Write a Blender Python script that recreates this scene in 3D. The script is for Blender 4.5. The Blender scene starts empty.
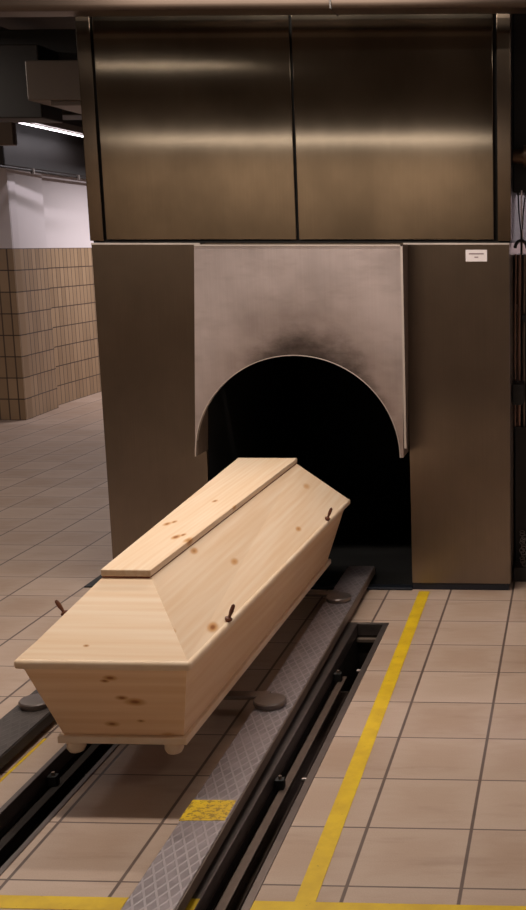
import bpy, bmesh, math, random
from mathutils import Vector, Matrix
random.seed(4)
S = bpy.context.scene
COL = S.collection
PI = math.pi

# ------------------------------------------------------------------ materials
class N:
    """tiny node builder"""
    def __init__(s, name):
        s.m = bpy.data.materials.new(name); s.m.use_nodes = True
        s.t = s.m.node_tree; s.b = s.t.nodes['Principled BSDF']
    def n(s, typ, ins=None, **kw):
        nd = s.t.nodes.new(typ)
        for k, v in kw.items(): setattr(nd, k, v)
        if ins:
            for k, v in ins.items(): s.set(nd.inputs[k], v)
        return nd
    def set(s, sock, v):
        if isinstance(v, bpy.types.NodeSocket): s.t.links.new(v, sock)
        else: sock.default_value = v
    def math(s, op, a, b=0.0, c=0.0, clamp=False):
        nd = s.n('ShaderNodeMath', {0: a, 1: b, 2: c}, operation=op); nd.use_clamp = clamp
        return nd.outputs[0]
    def mix(s, f, a, b, mode='MIX'):
        nd = s.n('ShaderNodeMix', data_type='RGBA', blend_type=mode)
        s.set(nd.inputs[0], f); s.set(nd.inputs[6], a); s.set(nd.inputs[7], b)
        return nd.outputs[2]
    def coord(s, scale=(1, 1, 1), loc=(0, 0, 0)):
        tc = s.n('ShaderNodeTexCoord')
        mp = s.n('ShaderNodeMapping', {'Vector': tc.outputs['Object'], 'Scale': scale, 'Location': loc})
        return mp.outputs[0]
    def noise(s, vec, scale, detail=3, rough=.5):
        return s.n('ShaderNodeTexNoise', {'Vector': vec, 'Scale': scale, 'Detail': detail, 'Roughness': rough}).outputs[0]
    def ramp(s, f, a, b):
        return s.n('ShaderNodeMapRange', {'Value': f, 'From Min': a, 'From Max': b}, interpolation_type='SMOOTHSTEP').outputs[0]
    def bump(s, h, strength=.3, dist=.002):
        s.set(s.b.inputs['Normal'], s.n('ShaderNodeBump', {'Height': h, 'Strength': strength, 'Distance': dist}).outputs[0])
    def bs(s, **kw):
        for k, v in kw.items(): s.set(s.b.inputs[k.replace('_', ' ')], v)

def lin(r, g, b):
    f = lambda c: (c/255/12.92) if c/255 <= .04045 else ((c/255+.055)/1.055)**2.4
    return (f(r), f(g), f(b), 1)

def plain(name, rgb, rough=.5, metal=0, var=.15, scale=30, bump=0):
    q = N(name); v = q.coord(); nz = q.noise(v, scale, 4)
    c = lin(*rgb)
    d = tuple(x*(1-var) for x in c[:3])+(1,); e = tuple(min(1, x*(1+var)) for x in c[:3])+(1,)
    q.bs(Base_Color=q.mix(nz, d, e), Roughness=rough, Metallic=metal)
    if bump: q.bump(nz, bump)
    return q.m

def steel(name, rgb, rough, aniso, soot=None, blot=.25, metal=1.0, seed=0, rv=.08):
    """brushed stainless steel, brushed upright"""
    q = N(name)
    fine = q.noise(q.coord((260, 260, 2.0), (seed, 0, 0)), 1, 2)
    big = q.noise(q.coord((1.3, 1.3, .9), (seed*3.1, 2, 0)), 1.6, 4, .6)
    c = lin(*rgb)
    col = q.mix(q.ramp(big, .3, .7), tuple(x*(1-blot) for x in c[:3])+(1,), tuple(min(1, x*(1+blot*.6)) for x in c[:3])+(1,))
    col = q.mix(.12, col, q.mix(fine, (.2, .2, .2, 1), (.9, .9, .9, 1)), 'OVERLAY')
    rg = q.math('MULTIPLY_ADD', big, rv, rough-rv/2)
    if soot: col, rg = soot(q, col, rg)
    q.bs(Base_Color=col, Metallic=metal, Roughness=rg, Anisotropic=aniso)
    q.set(q.b.inputs['Tangent'], q.n('ShaderNodeTangent', direction_type='RADIAL', axis='Z').outputs[0])
    q.bump(fine, .05, .0005)
    return q.m

def floor_mat():
    q = N('floor_tiles')
    tc = q.n('ShaderNodeTexCoord'); sp = q.n('ShaderNodeSeparateXYZ', {0: tc.outputs['Object']})
    u = q.math('DIVIDE', q.math('ADD', sp.outputs[0], 30.28), .30)
    v = q.math('DIVIDE', q.math('ADD', sp.outputs[1], -2.733+30.7), .307)
    fu, fv = q.math('FRACT', u), q.math('FRACT', v)
    du = q.math('MULTIPLY', q.math('MINIMUM', fu, q.math('SUBTRACT', 1, fu)), .30)
    dv = q.math('MULTIPLY', q.math('MINIMUM', fv, q.math('SUBTRACT', 1, fv)), .307)
    gu = q.ramp(du, .0036, .0060); gv = q.ramp(dv, .0022, .0042)
    tile = q.math('MULTIPLY', gu, gv)
    cid = q.n('ShaderNodeCombineXYZ', {0: q.math('FLOOR', u), 1: q.math('FLOOR', v)}).outputs[0]
    wn = q.n('ShaderNodeTexWhiteNoise', {'Vector': cid}, noise_dimensions='3D')
    edge = q.math('MINIMUM', du, dv)
    # warm scuffed middle, greyer border: wear of each tile
    nz = q.noise(q.coord((3, 9, 1)), 3.5, 5, .6)
    mid = q.ramp(q.math('ADD', edge, q.math('MULTIPLY', nz, .09)), .03, .16)
    c = q.mix(q.math('MULTIPLY', mid, q.math('MULTIPLY_ADD', wn.outputs[0], .5, .25)), lin(190, 168, 152), lin(170, 141, 119))
    c = q.mix(q.math('MULTIPLY', wn.outputs[0], .45), c, lin(160, 136, 118))
    sp2 = q.noise(q.coord(), 260, 2)
    c = q.mix(.16, c, q.mix(sp2, (.1, .1, .1, 1), (.9, .9, .9, 1)), 'OVERLAY')
    st = q.noise(q.coord((1, 5, 1)), 2.2, 5, .65)
    c = q.mix(q.math('MULTIPLY', q.ramp(st, .52, .75), .35), c, lin(140, 112, 92))
    g = q.mix(q.noise(q.coord(), 9), lin(84, 68, 62), lin(112, 94, 86))
    q.bs(Base_Color=q.mix(tile, g, c), Roughness=q.math('MULTIPLY_ADD', nz, .2, .36), Specular_IOR_Level=.4)
    q.bump(tile, .35, .002)
    return q.m

def wall_tile_mat(axis):
    q = N('wall_tiles_'+axis)
    tc = q.n('ShaderNodeTexCoord'); sp = q.n('ShaderNodeSeparateXYZ', {0: tc.outputs['Object']})
    a = sp.outputs[0 if axis == 'x' else 1]
    u = q.math('DIVIDE', q.math('ADD', a, 40.02), .095); v = q.math('DIVIDE', sp.outputs[2], .2012)
    fu, fv = q.math('FRACT', u), q.math('FRACT', v)
    du = q.math('MINIMUM', fu, q.math('SUBTRACT', 1, fu)); dv = q.math('MINIMUM', fv, q.math('SUBTRACT', 1, fv))
    gu = q.ramp(du, .05, .09); gv = q.ramp(dv, .015, .035)
    cid = q.n('ShaderNodeCombineXYZ', {0: q.math('FLOOR', u), 1: q.math('FLOOR', v)}).outputs[0]
    wn = q.n('ShaderNodeTexWhiteNoise', {'Vector': cid}, noise_dimensions='3D')
    c = q.mix(wn.outputs[0], lin(146, 121, 92), lin(166, 139, 108))
    c = q.mix(gu, lin(84, 66, 52), c); c = q.mix(gv, lin(58, 40, 32), c)
    q.bs(Base_Color=c, Roughness=.35)
    return q.m

def pine(name, axis='y', knots=(), plank=0.14, pax='x', tint=1.0, grow=4.0, rg=.16, am=1.0):
    """pale pine. knots: (x, y, z, radius) in the part's own coordinates"""
    q = N(name)
    sc = {'y': (40, 1.4, 40), 'x': (1.4, 40, 40)}[axis] if rg else (6, 6, 6)
    vec = q.coord()
    # knots push the grain sideways around them
    warp = q.noise(q.coord((3, 3, 3)), 1.6, 2)
    kd = None
    tc = q.n('ShaderNodeTexCoord').outputs['Object']
    stretch = {'y': (1, .42, 1), 'x': (.5, 1, 1)}[axis]
    for (x, y, z, r) in knots:
        off = q.n('ShaderNodeVectorMath', {0: tc, 1: (x, y, z)}, operation='SUBTRACT').outputs[0]
        off = q.n('ShaderNodeVectorMath', {0: off, 1: stretch}, operation='MULTIPLY').outputs[0]
        ln = q.n('ShaderNodeVectorMath', {0: off}, operation='LENGTH').outputs[1]
        d = q.math('DIVIDE', ln, r)
        kd = d if kd is None else q.math('MINIMUM', kd, d)
    g1 = q.noise(q.coord(sc), 1, 3, .55)
    rings = q.n('ShaderNodeTexWave', {'Vector': q.coord({'y': (1, .06, 1), 'x': (.06, 1, 1)}[axis]), 'Scale': 16, 'Distortion': grow, 'Detail': 2, 'Detail Scale': 1.2},
                bands_direction='X' if axis == 'y' else 'Y').outputs[1]
    a, b = lin(241*tint, 218*tint*am, 191*tint*am*am), lin(234*tint, 204*tint*am, 171*tint*am*am)
    c = q.mix(q.ramp(g1, .3, .7), a, b)
    c = q.mix(q.math('MULTIPLY', rings, rg), c, lin(218*tint, 174*tint, 126*tint))
    if plank:
        sp = q.n('ShaderNodeSeparateXYZ', {0: tc}); p = sp.outputs['xyz'.index(pax)]
        u = q.math('DIVIDE', q.math('ADD', p, 20.03), plank)
        wn = q.n('ShaderNodeTexWhiteNoise', {'W': q.math('FLOOR', u)}, noise_dimensions='1D').outputs[0]
        c = q.mix(q.math('MULTIPLY', wn, .22), c, lin(222*tint, 184*tint, 138*tint))
    if kd is not None:
        kn = q.math('ADD', kd, q.math('MULTIPLY', q.math('SUBTRACT', warp, .5), .8))
        c = q.mix(q.math('SUBTRACT', 1, q.ramp(kn, .8, 2.2)), c, lin(206, 156, 104))
        c = q.mix(q.math('SUBTRACT', 1, q.ramp(kn, .25, 1.05)), c, lin(150, 96, 56))
    q.bs(Base_Color=c, Roughness=.5, Specular_IOR_Level=.3)
    q.bump(g1, .08, .0006)
    return q.m

def checker(name, base, line, rough):
    """steel tread plate with a net of raised diamonds"""
    q = N(name)
    tc = q.n('ShaderNodeTexCoord'); sp = q.n('ShaderNodeSeparateXYZ', {0: tc.outputs['Object']})
    def fam(sgn):
        a = q.math('ADD', q.math('MULTIPLY', sp.outputs[0], 1.0), q.math('MULTIPLY', sp.outputs[1], .44*sgn))
        f = q.math('FRACT', q.math('DIVIDE', q.math('ADD', a, 20), .032))
        d = q.math('ABSOLUTE', q.math('SUBTRACT', f, .5))
        return q.math('SUBTRACT', 1, q.ramp(d, .05, .15))
    h = q.math('MAXIMUM', fam(1), fam(-1))
    wear = q.noise(q.coord(), 7, 4, .65)
    c = q.mix(q.ramp(wear, .3, .7), lin(*base), lin(*[x*.82 for x in base]))
    c = q.mix(q.math('MULTIPLY', q.math('MULTIPLY', h, q.math('MULTIPLY_ADD', wear, 1.3, -.3)), .8), c, lin(*line))
    q.bs(Base_Color=c, Metallic=.55, Roughness=q.math('MULTIPLY_ADD', wear, .15, rough))
    q.bump(h, .45, .0012)
    return q.m

M = {}
M['floor'] = floor_mat()
M['tile_x'] = wall_tile_mat('x'); M['tile_y'] = wall_tile_mat('y')
M['white'] = plain('white_paint', (214, 205, 206), .6, var=.04, scale=3)
M['dim_wall'] = plain('grey_paint', (196, 180, 162), .7, var=.1, scale=3)
M['ceil'] = plain('dark_ceiling', (84, 77, 72), .8, var=.2, scale=5)
M['duct'] = plain('grey_duct', (112, 102, 95), .5, .2, var=.1, scale=4)
M['duct_dark'] = plain('dark_duct', (42, 38, 36), .6, .1, var=.2, scale=4)
M['duct_tan'] = plain('bronze_duct', (78, 65, 56), .4, .5, var=.12, scale=4)
M['hood'] = steel('hood_steel', (142, 130, 114), .12, .95, seed=1, rv=.04)
M['post'] = steel('post_steel', (120, 106, 92), .22, .95, seed=9)
M['panel'] = steel('panel_steel', (134, 123, 112), .30, .85, seed=5, blot=.14)
def soot(q, col, rg):
    sp = q.n('ShaderNodeSeparateXYZ', {0: q.n('ShaderNodeTexCoord').outputs['Object']})
    dx = q.math('ADD', sp.outputs[0], -.045)
    dz = q.math('ADD', sp.outputs[2], -.684)
    d = q.math('SUBTRACT', q.math('SQRT', q.math('ADD', q.math('MULTIPLY', dx, dx), q.math('MULTIPLY', dz, dz))), .47)
    d = q.math('ADD', d, q.math('MULTIPLY', q.math('MULTIPLY', dx, dx), 1.15))
    nz = q.noise(q.coord((1.2, 1, 2.2)), 5, 5, .65)
    k = q.math('ADD', d, q.math('MULTIPLY', q.math('SUBTRACT', nz, .5), .26))
    s1 = q.math('SUBTRACT', 1, q.ramp(k, -.03, .18))
    s2 = q.math('MULTIPLY', q.math('SUBTRACT', 1, q.ramp(k, .02, .5)), .55)
    col = q.mix(s2, col, lin(120, 98, 86)); col = q.mix(q.math('MULTIPLY', s1, .88), col, lin(34, 27, 23))
    wipe = q.noise(q.coord((1.0, 1, 3.5), (4, 1, 3)), 4, 4, .6)
    col = q.mix(q.math('MULTIPLY', q.ramp(wipe, .5, .72), .14), col, lin(120, 100, 92))
    return col, rg
M['door'] = steel('door_steel', (204, 190, 188), .38, .35, soot, blot=.26, seed=2, metal=.6)
M['door_edge'] = steel('door_edge_steel', (214, 202, 194), .35, .2, seed=3, metal=.4)
M['soot'] = plain('sooty_lining', (15, 14, 13), .9, var=.4, scale=6)
M['black'] = plain('black_gap', (14, 13, 13), .7, var=.2)
M['plinth'] = plain('plinth_blue_black', (34, 38, 48), .45, .3)
M['steel_dark'] = plain('worn_dark_steel', (112, 97, 86), .5, .15, var=.35, scale=25)
M['trench'] = plain('trench_lining', (50, 44, 41), .6, .4, var=.35, scale=12)
M['frame'] = plain('trench_frame_steel', (112, 102, 98), .42, .8, var=.25, scale=20)
M['rail'] = plain('rusty_rail', (100, 84, 75), .5, .5, var=.4, scale=22)
M['disc'] = plain('dull_disc_steel', (128, 118, 114), .38, .8, var=.12, scale=30)
M['tread'] = checker('tread_plate', (154, 144, 147), (196, 188, 190), .38)
M['tread_dark'] = checker('dark_tread_plate', (84, 76, 73), (92, 84, 80), .5)
M['rubber'] = plain('black_rubber', (22, 21, 21), .6)
M['brass'] = plain('dull_brass', (104, 84, 68), .4, .8)
M['copper_pipe'] = plain('brown_pipe', (128, 100, 86), .4, .5)
M['screw'] = plain('brown_wood_screw', (92, 50, 30), .4, .1, var=.25, scale=60)
M['label'] = plain('label_white', (236, 226, 226), .5, var=.03)
M['ink'] = plain('label_ink', (150, 132, 134), .6)
M['pale'] = plain('pale_wall', (200, 184, 186), .6, var=.04)

def tape_mat(name, wear):
    q = N(name)
    nz = q.noise(q.coord(), 60, 5, .7); nb = q.noise(q.coord(), 9, 4, .6)
    c = q.mix(q.ramp(nb, .3, .7), lin(224, 188, 22), lin(204, 166, 26))
    c = q.mix(q.math('MULTIPLY', q.ramp(nz, wear, wear+.08), .75), c, lin(112, 84, 40))
    q.bs(Base_Color=c, Roughness=.5)
    return q.m
M['tape'] = tape_mat('yellow_tape', .64)
M['paint'] = tape_mat('yellow_paint', .49)

def emit(name, rgb, k):
    q = N(name); q.bs(Base_Color=(.8, .8, .8, 1), Emission_Color=rgb+(1,), Emission_Strength=k)
    return q.m
M['tube_far'] = emit('tube_cool', (1, .93, 1), 9)
M['tube'] = emit('tube_warm', (1, .88, .72), 6)

# ------------------------------------------------------------------ mesh helpers
def box(bm, x0, x1, y0, y1, z0, z1):
    vs = [bm.verts.new(p) for p in ((x0,y0,z0),(x1,y0,z0),(x1,y1,z0),(x0,y1,z0),(x0,y0,z1),(x1,y0,z1),(x1,y1,z1),(x0,y1,z1))]
    for f in ((0,3,2,1),(4,5,6,7),(0,1,5,4),(1,2,6,5),(2,3,7,6),(3,0,4,7)): bm.faces.new([vs[i] for i in f])
    return vs
def hexa(bm, lo, hi):
    """solid between two quads (each counter-clockwise seen from above)"""
    a = [bm.verts.new(p) for p in lo]; b = [bm.verts.new(p) for p in hi]
    bm.faces.new(a[::-1]); bm.faces.new(b)
    for i in range(4): bm.faces.new((a[i], a[(i+1)%4], b[(i+1)%4], b[i]))
def tube(bm, pts, r, seg=14, cap=True):
    pts = [Vector(p) for p in pts]; rr = r if isinstance(r, (list, tuple)) else [r]*len(pts)
    rings = []; ref = None
    for i, p in enumerate(pts):
        d = (pts[min(i+1, len(pts)-1)]-pts[max(i-1, 0)]).normalized()
        if ref is None: ref = Vector((0,0,1)) if abs(d.z) < .9 else Vector((1,0,0))
        s = d.cross(ref).normalized(); t = s.cross(d).normalized(); ref = t
        rings.append([bm.verts.new(p+(s*math.cos(2*PI*k/seg)+t*math.sin(2*PI*k/seg))*rr[i]) for k in range(seg)])
    for a, b in zip(rings, rings[1:]):
        for k in range(seg): bm.faces.new((a[k], a[(k+1)%seg], b[(k+1)%seg], b[k]))
    if cap: bm.faces.new(rings[0][::-1]); bm.faces.new(rings[-1])
def lathe(bm, c, prof, seg=40):
    """prof: list of (radius, z) bottom to top, around the vertical through c"""
    rings = [[bm.verts.new((c[0]+r*math.cos(2*PI*k/seg), c[1]+r*math.sin(2*PI*k/seg), c[2]+z)) for k in range(seg)] for r, z in prof]
    for a, b in zip(rings, rings[1:]):
        for k in range(seg): bm.faces.new((a[k], a[(k+1)%seg], b[(k+1)%seg], b[k]))
    bm.faces.new(rings[0][::-1]); bm.faces.new(rings[-1])

def obj(name, bm, mat, parent=None, bevel=0, seg=2, smooth=False, kind=None, label=None):
    if parent is not None:
        bmesh.ops.translate(bm, verts=bm.verts, vec=-wpos(parent))
    bmesh.ops.recalc_face_normals(bm, faces=bm.faces)
    me = bpy.data.meshes.new(name); bm.to_mesh(me); bm.free()
    me.materials.append(M[mat] if isinstance(mat, str) else mat)
    o = bpy.data.objects.new(name, me); COL.objects.link(o)
    if parent is not None: o.parent = parent
    if bevel:
        md = o.modifiers.new('bevel', 'BEVEL'); md.width = bevel; md.segments = seg; md.limit_method = 'ANGLE'; md.angle_limit = math.radians(35)
        for p in me.polygons: p.use_smooth = True
        w = o.modifiers.new('wn', 'WEIGHTED_NORMAL'); w.keep_sharp = True
    elif smooth:
        for p in me.polygons: p.use_smooth = True
        md = o.modifiers.new('es', 'EDGE_SPLIT'); md.split_angle = math.radians(40)
    if kind: o['kind'] = kind
    if label: o['label'] = label
    return o
def wpos(o):
    v = Vector(o.location)
    while o.parent: o = o.parent; v += o.location
    return v
def B(*boxes):
    bm = bmesh.new()
    for b in boxes: box(bm, *b)
    return bm
def T(pts, r, seg=14):
    bm = bmesh.new(); tube(bm, pts, r, seg); return bm
def thing(name, label, cat, loc=(0,0,0), group=None):
    o = bpy.data.objects.new(name, None); COL.objects.link(o); o.location = loc; o.empty_display_size = .1
    return tag(o, label, cat, group)
def tag(o, label, cat, group=None):
    o['label'] = label; o['category'] = cat
    if group: o['group'] = group
    return o
def place(o, loc, rot=None):
    """moves a one-mesh thing's origin to loc without moving its shape"""
    v = Vector(loc); o.data.transform(Matrix.Translation(-v)); o.location = v
    return o

# ------------------------------------------------------------------ the setting
YF = 5.345                                  # front face of the furnace
TR = [(-1.690, -1.508), (-0.985, -0.802)]
FW = [(.018, .018), (.045, .024)]           # widths of their left and right frame bars   # the two trenches (outer edges of their frames)
TY0, TY1 = 0.2, 4.845
FX0, FX1, FY0, FY1 = -7.0, 2.6, -6.2, 16.0
bm = bmesh.new()
def cell(x0, x1, y0, y1): box(bm, x0, x1, y0, y1, -.05, 0)
cell(FX0, FX1, FY0, TY0); cell(FX0, FX1, TY1, FY1)
cell(FX0, TR[0][0], TY0, TY1); cell(TR[0][1], TR[1][0], TY0, TY1); cell(TR[1][1], FX1, TY0, TY1)
obj('floor', bm, 'floor', kind='structure')
obj('ceiling', B((FX0-.1, FX1+.1, FY0-.1, FY1+.1, 3.25, 3.35)), 'ceil', kind='structure')
obj('wall_front', B((FX0-.1, FX1+.1, FY0-.1, FY0, 0, 3.25)), 'dim_wall', kind='structure')
obj('wall_right', B((FX1, FX1+.1, FY0, FY1, 0, 3.25)), 'white', kind='structure')
obj('wall_back', B((FX0-.1, FX1+.1, FY1, FY1+.1, 0, 3.25)), 'white', kind='structure')
# the left wall: a tiled pier with its corner, then a stretch stepping back
ZT = 1.61
c1, c2, c2b, c3 = (-5.19, 10.67), (-5.255, 11.5), (-5.33, 11.5), (-5.40, 16.0)
def prism(bm, pts, z0, z1):
    a = [bm.verts.new((x, y, z0)) for x, y in pts]; b = [bm.verts.new((x, y, z1)) for x, y in pts]
    bm.faces.new(a); bm.faces.new(b[::-1])
    for i in range(len(pts)): bm.faces.new((a[i], b[i], b[(i+1)%len(pts)], a[(i+1)%len(pts)]))
bm = bmesh.new(); box(bm, -7.0, -5.192, 10.655, 10.80, 0, ZT)
obj('wall_left_front_tiles', bm, 'tile_x', kind='structure')
bm = bmesh.new(); prism(bm, [(-7, 10.655), (-5.192, 10.655), (-5.192, 10.80), (-7, 10.80)], ZT, 3.25)
obj('wall_left_front', bm, 'white', kind='structure')
bm = bmesh.new(); prism(bm, [c1, c2, (-5.4, 11.5), (-5.4, 10.67)], 0, ZT); prism(bm, [c2b, c3, (-5.6, 16), (-5.6, 11.5)], 0, ZT)
obj('wall_left_tiles', bm, 'tile_y', kind='structure')
bm = bmesh.new(); prism(bm, [c1, c2, (-5.4, 11.5), (-5.4, 10.67)], ZT, 3.25); prism(bm, [c2b, c3, (-5.6, 16), (-5.6, 11.5)], ZT, 3.25)
obj('wall_left', bm, 'white', kind='structure')
obj('wall_left_near', B((FX0-.1, FX0, FY0, 16, 0, 3.25)), 'dim_wall', kind='structure')

# ------------------------------------------------------------------ trenches in the floor
for i, (x0, x1) in enumerate(TR):
    w, w2 = FW[i]
    t = thing('floor_trench', ['steel framed open trench in the floor, left one running under the coffin',
                               'steel framed open trench in the floor beside the pale tread rail, right one'][i], 'floor trench', (x0, TY0, 0))
    obj('frame', B((x0, x0+w, TY0, TY1, -.049, .003), (x1-w2, x1, TY0, TY1, -.049, .003), (x0+w, x1-w2, TY1-.022, TY1, -.049, .003), (x0+w, x1-w2, TY0, TY0+.02, -.049, .003)), 'frame', t, bevel=.0015)
    a, b = x0+w, x1-w2
    obj('lining', B((a-.012, a, TY0, TY1, -.34, -.049), (b, b+.012, TY0, TY1, -.34, -.049), (a, b, TY0, TY1, -.352, -.34),
                    (a, b, TY1-.02, TY1, -.34, -.049), (a, b, TY0, TY0+.02, -.34, -.049)), 'trench', t)
    obj('ledge', B((a, b, TY1-.045, TY1-.02, -.075, -.060)), 'steel_dark', t, bevel=.001)
    obj('rail', B((a+.012, a+.020, TY0+.02, TY1-.5, -.12, -.055), (a+.012, a+.046, TY0+.02, TY1-.5, -.062, -.055), (a+.012, a+.05, TY0+.02, TY1-.5, -.125, -.118)), ['trench', 'rail'][i], t, bevel=.001)
    for y in (2.45, 3.38, 4.30):
        br = obj('rail_bracket', B((a+.004, a+.034, y-.014, y+.014, -.055, -.022)), 'rubber', t, bevel=.002)
        br2 = T([(a+.02, y, -.022), (a+.02, y, -.012)], .006, 10)
        obj('bolt', br2, 'steel_dark', br, smooth=True)
    for y in (2.46, 3.39, 4.34):
        obj('stud', T([(b+.004, y, -.030), (b-.026, y, -.030)], [.009, .008], 12), 'disc', t, smooth=True, label='short pale steel stud')

# ------------------------------------------------------------------ loading rails on the floor
HB = .065
def loading_rail(xa, xb, wd, y0, y1, top, label, cap='steel_dark'):
    """xa, xb: left edge at the near and far end; wd: width"""
    t = thing('loading_rail', label, 'loading rail', (xa, y0, 0))
    def bar(u0, u1, z0, z1, e=0):
        bm = bmesh.new()
        q = [(xa+u0, y0+e), (xa+u1, y0+e), (xb+u1, y1-e), (xb+u0, y1-e)]
        hexa(bm, [(x, y, z0) for x, y in q], [(x, y, z1) for x, y in q]); return bm
    obj('body', bar(.004, wd-.028, .0145, HB-.03, .002), 'steel_dark', t, bevel=.002)
    obj('cap', bar(.001, wd, HB-.040, HB-.004), cap, t, bevel=.0015)
    obj('tread_plate', bar(0, wd-.004, HB-.004, HB), top, t, bevel=.001)
    obj('foot_strip', B((max(xa, xb)+.002, min(xa, xb)+wd-.02, y0, min(y1, YF-.015), .0035, .0145)), 'steel_dark', t, bevel=.001)
    return t
RR = loading_rail(-1.062, -1.113, .133, .3, 5.53, 'tread', 'pale diamond tread steel loading rail right of the coffin with yellow mark')
bm = bmesh.new()
q = [(-1.0905, 2.940), (-.9625, 2.945), (-.964, 3.063), (-1.0916, 3.061)]
hexa(bm, [(x, y, HB-.001) for x, y in q], [(x, y, HB+.0008) for x, y in q])
obj('yellow_mark', bm, 'paint', RR, label='worn yellow painted band')
LR = loading_rail(-1.925, -1.935, .143, .3, 5.325, 'tread_dark', 'dark steel loading rail left of the coffin without yellow mark', 'trench')

# swinging carrying arms with round pads lying on the rails
for y, lab in ((3.775, 'flat steel carrying bar with round discs under the foot end of the coffin'),
               (4.972, 'flat steel carrying bar with round discs under the head end of the coffin')):
    t = thing('carrying_bar', lab, 'carrying bar', (-1.46, y, HB))
    obj('bar', B((-1.86, -1.06, y+.005, y+.055, HB+.012, HB+.024)), 'disc', t, bevel=.002)
    obj('support_block', B((-1.50, -1.26, y+.01, y+.05, HB+.024, .1475)), 'steel_dark', t, bevel=.003)
    for x in (-1.862, -1.048):
        bm = bmesh.new(); lathe(bm, (x, y-.014-(.03 if x < -1.5 else 0), HB), [(.051, 0), (.054, .002), (.054, .009), (.0575, .011), (.0575, .019), (.054, .023), (.03, .0245), (.006, .025)])
        obj('disc', bm, 'disc', t, smooth=True)

# ------------------------------------------------------------------ coffin
def P3(x, y, z): return (x, y, z)
K = thing('coffin', 'closed pale pine wood coffin with brown screws resting on carrying bars before the furnace', 'coffin', (-1.365, 3.25, .105))
k0 = Vector((-1.365, 3.25, .105))
def kn(*l): return [(x-k0.x, y-k0.y, z-k0.z, r) for x, y, z, r in l]
def quad(cx0, h0, y0, cx1, h1, y1, z): return [(cx0-h0, y0, z), (cx0+h0, y0, z), (cx1+h1, y1, z), (cx1-h1, y1, z)]
CN, CF = -1.365, -1.420          # centre line, near and far
body_b = quad(CN, .186, 3.262, CF, .262, 5.262, .172)
body_t = quad(-1.358, .244, 3.138, CF, .352, 5.285, .442)
# body: four boards of real thickness
def side(bm, a, b, c, d, inn, trim=0):
    """board between outer points a,b (bottom) and c,d (top), inn = inward offset"""
    iv = Vector(inn)
    a, b, c, d = map(Vector, (a, b, c, d))
    sh = Vector((0, trim if b.y > a.y else -trim, 0)); a += sh; c += sh; b -= sh; d -= sh
    o_ = [Vector(p) for p in (a, b, d, c)]; i_ = [p+iv for p in o_]
    A = [bm.verts.new(p) for p in o_]; Bv = [bm.verts.new(p) for p in i_]
    bm.faces.new(A); bm.faces.new(Bv[::-1])
    for i in range(4): bm.faces.new((A[i], Bv[i], Bv[(i+1)%4], A[(i+1)%4]))
endk = kn((-1.298,3.201,.305,.010), (-1.334,3.194,.320,.006), (-1.298,3.236,.230,.004), (-1.39,3.242,.216,.007), (-1.351,3.159,.396,.006), (-1.37,3.165,.385,.004), (-1.225,3.250,.170,.009))
M['pine_end'] = pine('pine_end_board', 'x', endk, .098, 'z', 1.02, 4, .3, .965)
M['pine_side'] = pine('pine_side_board', 'y', kn((-1.11,4.2,.3,.009), (-1.13,3.6,.25,.006)), .12, 'z', .98, 4, .16, .965)
bm = bmesh.new(); side(bm, body_b[0], body_b[1], body_t[0], body_t[1], (0, .02, 0)); obj('end_board', bm, 'pine_end', K)
bm = bmesh.new(); side(bm, body_b[2], body_b[3], body_t[2], body_t[3], (0, -.02, 0)); obj('end_board', bm, 'pine_end', K)
bm = bmesh.new(); side(bm, body_b[1], body_b[2], body_t[1], body_t[2], (-.02, 0, 0), .0015); obj('side_board', bm, 'pine_side', K)
bm = bmesh.new(); side(bm, body_b[3], body_b[0], body_t[3], body_t[0], (.02, 0, 0), .0015); obj('side_board', bm, 'pine_side', K)
M['pine_trim'] = pine('pine_moulding', 'y', (), 0, 'x', .97, rg=0)
bm = bmesh.new(); hexa(bm, quad(CN, .200, 3.245, CF, .275, 5.278, .148), quad(CN, .200, 3.245, CF, .275, 5.278, .172))
obj('base_board', bm, 'pine_trim', K, bevel=.0045, seg=3)
bm = bmesh.new(); hexa(bm, quad(-1.357, .2605, 3.118, CF, .372, 5.302, .433), quad(-1.357, .2605, 3.118, CF, .372, 5.302, .462))
rim = obj('lid_rim', bm, 'pine_trim', K, bevel=.011, seg=4)
# lid slopes
lb = quad(-1.357, .250, 3.130, CF, .361, 5.292, .462)
ZR = .640
rt = [(-1.443, 3.374, ZR), (-1.293, 3.374, ZR), (-1.283, 5.235, ZR), (-1.553, 5.235, ZR)]
slk = kn((-1.274,3.733,.63,.008), (-1.185,3.896,.55,.009), (-1.118,4.558,.502,.008), (-1.192,5.059,.581,.012), (-1.07,4.539,.456,.006), (-1.115,3.395,.475,.010),
         (-1.266,5.036,.65,.008), (-1.163,4.159,.535,.004), (-1.237,4.82,.618,.004), (-1.176,3.204,.521,.006))
M['pine_slope'] = pine('pine_lid_side', 'y', slk, .115, 'z', 1.0, 6)
M['pine_hip'] = pine('pine_lid_end', 'x', kn((-1.42,3.17,.49,.003)), .062, 'z', 1.03)
def shell(bm, a, b, c, d, n):
    side(bm, a, b, d, c, n)
bm = bmesh.new(); side(bm, lb[0], lb[1], rt[0], rt[1], (0, .012, -.016)); obj('lid_end', bm, 'pine_hip', K)
bm = bmesh.new(); side(bm, lb[2], lb[3], rt[2], rt[3], (0, -.014, -.010)); obj('lid_end', bm, 'pine_hip', K)
bm = bmesh.new(); side(bm, lb[1], lb[2], rt[1], rt[2], (-.014, 0, -.012), .0015); obj('lid_side', bm, 'pine_slope', K)
bm = bmesh.new(); side(bm, lb[3], lb[0], rt[3], rt[0], (.014, 0, -.012), .0015); obj('lid_side', bm, 'pine_slope', K)
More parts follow.
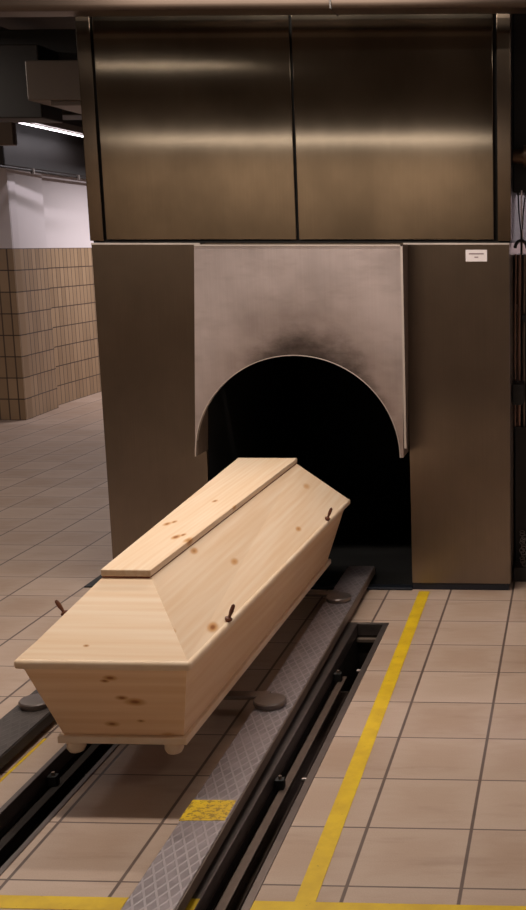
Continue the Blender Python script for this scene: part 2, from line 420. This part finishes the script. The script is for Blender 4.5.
rk = kn((-1.445,3.953,.665,.008), (-1.43,3.985,.665,.006), (-1.35,3.77,.665,.008), (-1.335,3.80,.665,.005), (-1.295,3.732,.660,.009), (-1.281,4.246,.660,.008), (-1.388,4.329,.665,.006))
M['pine_top'] = pine('pine_top_board', 'y', rk, .0, 'x', 1.0, 5)
tq = [(-1.447, 3.368), (-1.291, 3.368), (-1.284, 5.250), (-1.563, 5.250)]
bm = bmesh.new(); hexa(bm, [(x, y, .643) for x, y in tq], [(x, y, .665) for x, y in tq])
obj('top_board', bm, 'pine_top', K, bevel=.003, seg=2)
M['redline'] = plain('dark_red_seam', (130, 62, 36), .6)
sq = [(-1.444, 3.371), (-1.296, 3.371), (-1.285, 5.24), (-1.555, 5.24)]
bm = bmesh.new(); hexa(bm, [(x, y, .638) for x, y in sq], [(x, y, .643) for x, y in sq])
obj('seam_strip', bm, 'redline', K, label='thin dark red line under the top board')
for x, y in ((-1.520, 3.275), (-1.215, 3.275), (-1.205, 5.17), (-1.62, 5.17)):
    bm = bmesh.new(); lathe(bm, (x, y, .148), [(.010, -.038), (.022, -.034), (.029, -.022), (.029, -.010), (.024, 0)], 24)
    obj('foot', bm, 'pine_trim', K, smooth=True)
def screw(p, d):
    p = Vector(p); d = Vector(d).normalized()
    bm = bmesh.new()
    tube(bm, [p-d*.006, p+d*.001, p+d*.006, p+d*.010], [.007, .0125, .0125, .006], 16)
    tube(bm, [p+d*.007, p+d*.015, p+d*.022, p+d*.030, p+d*.041, p+d*.049, p+d*.054], [.0055, .0048, .0062, .0072, .0068, .0060, .003], 12)
    obj('screw', bm, 'screw', K, smooth=True)
def on_slope(y, z, sgn):
    t = (z-.462)/(ZR-.462)
    s = (y-3.13)/(5.29-3.13)
    a = lb[1][0]+(lb[2][0]-lb[1][0])*s if sgn > 0 else lb[0][0]+(lb[3][0]-lb[0][0])*s
    b = rt[1][0]+(rt[2][0]-rt[1][0])*s if sgn > 0 else rt[0][0]+(rt[3][0]-rt[0][0])*s
    return (a+(b-a)*t, y, z)
for y, sgn, d in ((3.49, 1, (.35, .05, .9)), (4.86, 1, (.35, .05, .9)), (3.53, -1, (-.45, -.05, .8))):
    p = on_slope(y, .467, sgn); screw((p[0]+.009*sgn, p[1], p[2]), d)

# ------------------------------------------------------------------ furnace
FL, FR, OL, OR = -2.232, -.291, -1.742, -.768
FT = 1.655
F = thing('cremation_furnace', 'brushed steel cremation furnace with round arched black opening behind the coffin', 'furnace', (-1.26, YF, 0))
obj('side_panel', B((FL, OL, YF, YF+.03, .035, FT)), 'panel', F, bevel=.002)
rp = obj('side_panel', B((OR, FR, YF, YF+.03, .035, FT)), 'panel', F, bevel=.002)
obj('side_wall', B((FL, FL+.03, YF+.03, 7.6, .035, FT)), 'panel', F)
obj('side_wall', B((FR-.03, FR, YF+.03, 7.6, .035, FT)), 'panel', F)
obj('plinth', B((FL+.01, OL-.002, YF+.008, 7.55, 0, .034), (OR+.002, FR-.01, YF+.008, 7.55, 0, .034)), 'plinth', F)
obj('threshold', B((OL, OR, YF-.01, YF+.05, 0, .012)), 'plinth', F, bevel=.003, label='narrow blue black threshold strip')
obj('chamber_lining', B((OL-.02, OL, YF+.03, 7.3, 0, 1.62), (OR, OR+.02, YF+.03, 7.3, 0, 1.62), (OL, OR, 7.3, 7.32, 0, 1.62), (OL, OR, YF+.03, 7.3, 1.6, 1.62), (OL, OR, YF+.05, 7.3, -.0, .004)), 'soot', F)
obj('top_cover', B((FL+.03, FR-.03, YF+.03, 7.6, 1.625, FT)), 'panel', F)
obj('top_edge', B((FL, OL+.02, YF-.004, YF, FT-.008, FT)), 'door_edge', F)
obj('top_edge', B((OR-.01, FR, YF-.004, YF, FT-.008, FT)), 'door_edge', F)
lbp = obj('label_plate', B((-.492, -.394, YF-.0015, YF+.001, 1.571, 1.624)), 'label', F, label='small white printed sticker')
obj('print', B((-.477, -.409, YF-.0022, YF-.0013, 1.603, 1.609), (-.452, -.434, YF-.0022, YF-.0013, 1.588, 1.593)), 'ink', lbp)
# door: steel sheet with a half round cut-out, and returns at its sides
YD = 5.17
zt, zb = 1.648, .684
def xl(z): return -1.693+(zt-z)/(zt-zb)*(-.046)
def xr(z): return -.757+(zt-z)/(zt-zb)*(-.016)
cx, rx = -1.262, .4735
rz = 1.152-zb
def door_outline(n=48):
    arc = [(cx+rx*math.cos(a), zb+rz*math.sin(a)) for a in [PI*k/n for k in range(n+1)]]
    return arc
arc = door_outline()
bm = bmesh.new()
th = .012
front, back = [], []
outer = []
for x, z in arc:                       # outer point matched to each arc point: along rays to the rectangle
    dx, dz = (x-cx)/rx, (z-zb)/rz
    if abs(dz) < 1e-6: o_ = (xr(zb) if dx > 0 else xl(zb), zb)
    else:
        s = (zt-zb)/dz; X = cx+s*dx*(xr(zb)-cx if dx > 0 else cx-xl(zb))
        R_, L_ = xr(zt), xl(zt)
        if X > R_ or X < L_:
            half = (xr(zb)-cx) if dx > 0 else (cx-xl(zb))
            s = 1/abs(dx); z_ = zb+dz*s*half
            z_ = min(z_, zt); o_ = (xr(z_) if dx > 0 else xl(z_), z_)
        else: o_ = (X, zt)
    outer.append(o_)
# make sure the corners are hit exactly
for L_ in (True, False):
    tx = xl(zt) if L_ else xr(zt)
    i = min(range(len(outer)), key=lambda k: (outer[k][0]-tx)**2+(outer[k][1]-zt)**2); outer[i] = (tx, zt)
vf = [[bm.verts.new((x, y, z)) for x, z in pts] for pts in (arc, outer) for y in (YD, YD+th)]
af, ab, of, ob = vf
for i in range(len(arc)-1):
    bm.faces.new((af[i], of[i], of[i+1], af[i+1])); bm.faces.new((ab[i], ab[i+1], ob[i+1], ob[i]))
    bm.faces.new((af[i], af[i+1], ab[i+1], ab[i])); bm.faces.new((of[i], ob[i], ob[i+1], of[i+1]))
for i in (0, -1): bm.faces.new((af[i], ab[i], ob[i], of[i]))
D = obj('door', bm, 'door', F)
bm = bmesh.new()
hexa(bm, [(xl(zb), YD+th, zb), (xl(zb)+.006, YD+th, zb), (xl(zb)+.006, YF-.004, zb), (xl(zb), YF-.004, zb)], [(xl(zt), YD+th, zt), (xl(zt)+.006, YD+th, zt), (xl(zt)+.006, YF-.004, zt), (xl(zt), YF-.004, zt)])
hexa(bm, [(xr(zb)-.006, YD+th, zb), (xr(zb), YD+th, zb), (xr(zb), YF-.004, zb), (xr(zb)-.006, YF-.004, zb)], [(xr(zt)-.006, YD+th, zt), (xr(zt), YD+th, zt), (xr(zt), YF-.004, zt), (xr(zt)-.006, YF-.004, zt)])
box(bm, xl(zt), xr(zt), YD+th, YF-.004, zt-.006, zt)
obj('side_return', bm, 'steel_dark', D)
# bright rolled rim following the arch
bm = bmesh.new(); n = len(arc)
ri = [(cx+(rx+.000)*math.cos(PI*k/(n-1)), zb+(rz+.000)*math.sin(PI*k/(n-1))) for k in range(n)]
ro = [(cx+(rx+.0035)*math.cos(PI*k/(n-1)), zb+(rz+.0035)*math.sin(PI*k/(n-1))) for k in range(n)]
vv = [[bm.verts.new((x, y, z)) for x, z in p] for p in (ri, ro) for y in (YD-.003, YD+th+.012)]
for i in range(n-1):
    bm.faces.new((vv[0][i], vv[2][i], vv[2][i+1], vv[0][i+1])); bm.faces.new((vv[1][i], vv[1][i+1], vv[3][i+1], vv[3][i]))
    bm.faces.new((vv[0][i], vv[0][i+1], vv[1][i+1], vv[1][i])); bm.faces.new((vv[2][i], vv[3][i], vv[3][i+1], vv[2][i+1]))
for i in (0, -1): bm.faces.new((vv[0][i], vv[1][i], vv[3][i], vv[2][i]))
obj('arch_rim', bm, 'door_edge', D, smooth=True, label='thin bright steel rim around the arch')
obj('edge_strip', B((xr(zt)-.010, xr(zt), YD-.003, YD, zt-.97+.05, zt), (xl(zt)-.0, xr(zt), YD-.003, YD, zt-.008, zt)), 'door_edge', D)

# hood above the furnace
HZ0, HZ1 = 1.664, 3.20
H = thing('extraction_hood', 'dark brushed steel extraction hood with two panels above the furnace', 'extraction hood', (-1.26, YF, HZ0))
obj('casing', B((-2.23, -.287, YF+.03, 7.5, HZ0, HZ1)), 'black', H)
obj('corner_post', B((-2.236, -2.172, YF-.002, YF+.03, HZ0, HZ1)), 'post', H, bevel=.003)
obj('corner_post', B((-.345, -.283, YF-.002, YF+.03, HZ0, HZ1)), 'post', H, bevel=.003)
obj('panel', B((-2.160, -1.272, YF, YF+.028, HZ0+.006, HZ1)), 'hood', H, bevel=.004, seg=3)
obj('panel', B((-1.262, -.362, YF, YF+.028, HZ0+.006, HZ1)), 'hood', H, bevel=.004, seg=3)
obj('bottom_gap', B((-2.225, -.29, YF+.012, YF+.6, FT+.0005, HZ0)), 'black', H)

# ------------------------------------------------------------------ floor tape
def tape(x0, x1, y0, y1, lab):
    o = obj('floor_tape', B((x0, x1, y0, y1, .0004, .0016)), 'tape'); place(o, ((x0+x1)/2, (y0+y1)/2, 0)); tag(o, lab, 'floor tape'); return o
bm = bmesh.new()
xs = ((-.672, 2.655), (-.706, 5.32))
hexa(bm, [(xs[0][0]-.027, xs[0][1], .0004), (xs[0][0]+.027, xs[0][1], .0004), (xs[1][0]+.026, xs[1][1], .0004), (xs[1][0]-.026, xs[1][1], .0004)],
     [(xs[0][0]-.027, xs[0][1], .0016), (xs[0][0]+.027, xs[0][1], .0016), (xs[1][0]+.026, xs[1][1], .0016), (xs[1][0]-.026, xs[1][1], .0016)])
o = obj('floor_tape', bm, 'tape'); place(o, (-.69, 3.9, 0)); tag(o, 'long yellow tape line on the floor right of the trench leading to the furnace', 'floor tape')
tape(-.803, .6, 2.600, 2.655, 'yellow tape strip across the floor at the bottom right, starting beside the trench')
tape(-1.505, -1.128, 2.600, 2.658, 'yellow tape strip across the floor at the bottom left, between the rails')
tape(-1.782, -1.772, 2.66, 3.6, 'thin yellow tape line on the floor along the dark left loading rail')
o = obj('floor_tape', B((-.972, -.942, 2.56, 2.655, .0032, .0042)), 'tape'); place(o, (-.957, 2.61, .003)); tag(o, 'tiny yellow tape piece on the trench frame beside the pale rail', 'floor tape')
o = obj('floor_patch', B((-2.375, -2.235, 5.325, 5.60, .0005, .006)), 'rubber', bevel=.001); place(o, (-2.30, 5.46, 0)); tag(o, 'flat black patch on the floor at the left corner of the furnace', 'floor plate')  # thin flat black patch beside the furnace corner

# ------------------------------------------------------------------ overhead ducts
o = obj('ceiling_duct', B((-4.4, 1.6, 5.0, 5.16, 2.612, 2.690)), 'duct_tan', bevel=.025, seg=4); place(o, (-1.2, 5.08, 2.6)); tag(o, 'long bronze coloured duct running across the top in front of the hood', 'duct')
sj = obj('joint_band', B((-1.017, -1.010, 4.997, 5.163, 2.610, 2.692)), 'duct_dark', bevel=.004)
for v in sj.data.vertices: v.co -= Vector((-1.2, 5.08, 2.6))
sj.parent = o
def duct(name, b, mat, lab, bev=.01):
    o = obj(name, B(b), mat, bevel=bev); place(o, ((b[0]+b[1])/2, (b[2]+b[3])/2, b[4])); tag(o, lab, 'duct'); return o
duct('ceiling_duct', (-4.10, -3.98, 6.0, 13.5, 2.98, 3.14), 'duct_dark', 'dark duct running back under the ceiling at the upper left')
duct('ceiling_duct', (-3.25, -2.30, 7.0, 9.2, 2.49, 2.72), 'duct', 'grey box duct hanging left of the hood')
duct('ceiling_duct', (-3.12, -2.30, 7.02, 9.2, 2.462, 2.489), 'duct', 'flat grey bottom tray under the hanging grey box duct', .004)
duct('ceiling_duct', (-6.9, -2.2, 7.6, 8.0, 2.72, 3.0), 'duct_dark', 'dark wide duct crossing above the grey box duct')
duct('ceiling_duct', (-6.9, -3.30, 7.3, 7.6, 2.42, 2.86), 'duct_dark', 'near black wide duct left of the grey box duct')
t = thing('junction_box', 'tan box hanging at the left edge below the dark ducts', 'junction box', (-3.63, 7.05, 2.235))
obj('housing', B((-3.90, -3.365, 7.02, 7.08, 2.235, 2.37)), 'duct_tan', t, bevel=.008)
obj('hanger', B((-3.82, -3.78, 7.06, 7.34, 2.34, 2.36), (-3.82, -3.78, 7.32, 7.34, 2.36, 2.421)), 'duct_dark', t)
duct('ceiling_duct', (-6.9, -3.2, 9.0, 9.35, 2.62, 2.80), 'duct_dark', 'dark duct crossing behind the lit ceiling tube')
duct('ceiling_duct', (-6.9, -3.0, 12.2, 12.5, 2.62, 2.82), 'duct_dark', 'dark duct crossing in the far background above the white wall')
duct('ceiling_duct', (-7.0, -5.10, 10.45, 15.8, 2.345, 3.2), 'duct_dark', 'low dark duct lying along the top of the white wall')
# conduit on the wall with clamps
t = thing('wall_conduit', 'thin dark conduit with small clamps high along the white wall', 'conduit', (-5.06, 12.5, 2.30))
obj('pipe', T([(-5.06, 9.9, 2.325), (-5.07, 11.5, 2.325), (-5.09, 15.5, 2.325)], .012, 10), 'duct_dark', t, smooth=True)
for y in (10.9, 11.9, 13.4):
    obj('clamp', B((-5.075, -5.045, y-.015, y+.015, 2.295, 2.345)), 'duct', t)
# far tube light
t = thing('ceiling_light', 'lit white fluorescent tube lamp hanging at the upper left', 'ceiling light', (-4.2, 9.9, 2.6))
def fixture(t, x, y0, y1, z, mat, w=.05, along='y'):
    obj('housing', B((x-w, x+w, y0, y1, z+.03, z+.09)), 'duct', t, bevel=.004)
    obj('tube', T([(x, y0+.03, z+.012), (x, y1-.03, z+.012)], .007, 12), mat, t, smooth=True)
fixture(t, -4.88, 10.25, 11.9, 2.69, 'tube_far')
def light(name, loc, rot, sx, sy, power, col):
    l = bpy.data.lights.new(name, 'AREA'); l.shape = 'RECTANGLE'; l.size = sx; l.size_y = sy; l.energy = power; l.color = col
    o = bpy.data.objects.new(name, l); COL.objects.link(o); o.location = loc; o.rotation_euler = rot; return o
light('lamp_far_tube', (-4.88, 11.1, 2.67), (0, 0, 0), .03, 1.6, 5, (1, .93, 1))
for x, y, w_, d_, p_, lab in ((-4.0, 13.0, .3, 2.0, 75, 'added cool fill light deep in the left corridor, out of view'), (-6.1, 8.5, .4, .4, 12, 'added cool fill light before the tiled pier, out of view')):  # unseen lamps added to brighten the far white wall and the pier front
    obj('housing', B((x-w_/2-.03, x+w_/2+.03, y-d_/2-.03, y+d_/2+.03, 2.47, 2.54)), 'duct', thing('ceiling_light', lab, 'ceiling light', (x, y, 2.45)), bevel=.004)
    light('fill_corridor', (x, y, 2.45), (0, 0, 0), w_, d_, p_, (1, .93, .96))

# lamps of the hall: fluorescent fittings across the ceiling, behind and above the viewer
WARM = (1, .89, .79)
def hall_lamp(x, y, w, d, p, lab, z=2.95):
    t = thing('ceiling_light', lab, 'ceiling light', (x, y, z), 'hall ceiling lights')
    obj('housing', B((x-w/2-.03, x+w/2+.03, y-d/2-.03, y+d/2+.03, z+.02, z+.09)), 'duct', t, bevel=.004)
    light('lamp', (x, y, z), (0, 0, 0), w, d, p, WARM)
hall_lamp(-1.60, 3.42, 1.9, .12, 58, 'long warm ceiling light above the foot end of the coffin', 3.16)
hall_lamp(-1.25, 4.86, 1.4, .10, 26, 'long warm ceiling light in front of the bronze duct', 2.82)
hall_lamp(-3.1, 1.89, 1.2, .03, 2, 'slim warm ceiling light nearest the viewer')
hall_lamp(-3.6, -5.55, 5.0, .16, 80, 'wide warm ceiling light far behind the viewer', 3.06)
hall_lamp(1.3, 2.6, .5, .5, 10, 'square warm ceiling light on the right side')
hall_lamp(-4.6, 7.0, .4, 1.2, 34, 'warm ceiling light above the left aisle')

# ------------------------------------------------------------------ equipment right of the furnace
t = thing('equipment_rack', 'dark narrow equipment rack with pipes right of the furnace', 'equipment rack', (0, 5.9, 0))
obj('back_plate', B((-.288, .5, 6.10, 6.14, .03, 1.60)), 'black', t)
obj('base', B((-.286, .5, 5.50, 6.1, 0, .07)), 'duct_dark', t, bevel=.004)
obj('cabinet', B((-.285, .5, 5.62, 6.1, .07, .76)), 'rubber', t, bevel=.006)
obj('bracket', B((-.286, -.232, 5.46, 5.62, .89, .99)), 'rubber', t, bevel=.004)
for x, r, m in ((-.281, .006, 'copper_pipe'), (-.262, .009, 'copper_pipe'), (-.238, .007, 'steel_dark'), (-.212, .011, 'copper_pipe'), (-.165, .010, 'copper_pipe'), (-.12, .014, 'steel_dark')):
    obj('pipe', T([(x, 5.64, .75), (x, 5.64, 1.2), (x+.004, 5.66, 1.60)], r, 10), m, t, smooth=True)
obj('manifold', B((-.286, .3, 5.66, 5.9, 1.36, 1.60)), 'rubber', t, bevel=.006)
obj('upper_box', B((-.286, .3, 5.60, 5.9, 1.89, 2.75)), 'rubber', t, bevel=.006)
obj('flange', T([(-.284, 5.56, 2.055), (-.235, 5.56, 2.055), (-.234, 5.56, 2.055), (.3, 5.56, 2.055)], [.034, .034, .050, .050], 20), 'brass', t, smooth=True, label='dull brass flange')
obj('support_post', B((.30, .36, 5.6, 6.0, 0, 2.75)), 'duct_dark', t)
for x0, x1, m in ((-.262, -.248, 'rubber'), (-.225, -.243, 'rubber'), (-.245, -.241, 'label'), (-.19, -.22, 'rubber')):
    obj('cable', T([(x0, 5.58, 1.90), ((x0+x1)/2-.003, 5.58, 1.80), (x1, 5.58, 1.70), (x1, 5.58, 1.60)], .0035, 8), m, t, smooth=True)
for cx_ in (-.246, -.185):
    obj('hose_loop', T([(cx_+.028*math.cos(a), 5.54, 1.63+.036*math.sin(a)) for a in [PI*k/12 for k in range(13)]], .008, 10), 'rubber', t, smooth=True)
obj('knob', T([(-.225, 5.60, 1.30), (-.222, 5.52, 1.30)], .020, 14), 'rubber', t, smooth=True)
bm = bmesh.new()
for k in range(13):
    a = k*1.9; z = .085+k*.0135
    tube(bm, [(-.238+.006*math.cos(a)+.012*math.cos(b), 5.53+.012*math.sin(b)*math.cos(a*.7), z+.010*math.sin(b)) for b in [2*PI*q/8 for q in range(9)]], .0022, 6)
obj('chain', bm, 'disc', t, smooth=True, label='short pale hanging chain')
# pale wall behind the rack
o = obj('wall_back_right', B((-.27, FX1, 7.7, 7.8, 0, 3.25)), 'pale', kind='structure')
light('fill_rack_room', (.4, 7.1, 2.9), (0, 0, 0), .3, .3, 70, (1, .9, .95))  # added lamp, out of view, brightens the pale wall behind the rack
obj('housing', B((.22, .58, 6.92, 7.28, 2.92, 2.98)), 'duct', thing('ceiling_light', 'small added fill light hidden behind the equipment rack', 'ceiling light', (.4, 7.1, 2.92)))

# ------------------------------------------------------------------ world, camera
w = bpy.data.worlds.new('world'); S.world = w; w.use_nodes = True
w.node_tree.nodes['Background'].inputs[0].default_value = (.02, .018, .016, 1)
f, px, py = 1150., 532., 455.
pitch = math.atan((py-244)/f); yaw = math.atan((573-px)/f*math.cos(pitch))
cam = bpy.data.cameras.new('camera'); co = bpy.data.objects.new('camera', cam); COL.objects.link(co)
co.location = (0, 0, 1.65); co.rotation_euler = (PI/2-pitch, 0, yaw)
cam.sensor_fit = 'AUTO'; cam.sensor_width = 36; cam.lens = f/910*36; cam.shift_x = -(px-263)/910; cam.shift_y = 0
cam.clip_start = .05
S.camera = co
S.view_settings.view_transform = 'Standard'; S.view_settings.look = 'None'; S.view_settings.gamma = 1; S.view_settings.exposure = 0.0
S.view_settings.use_curve_mapping = False
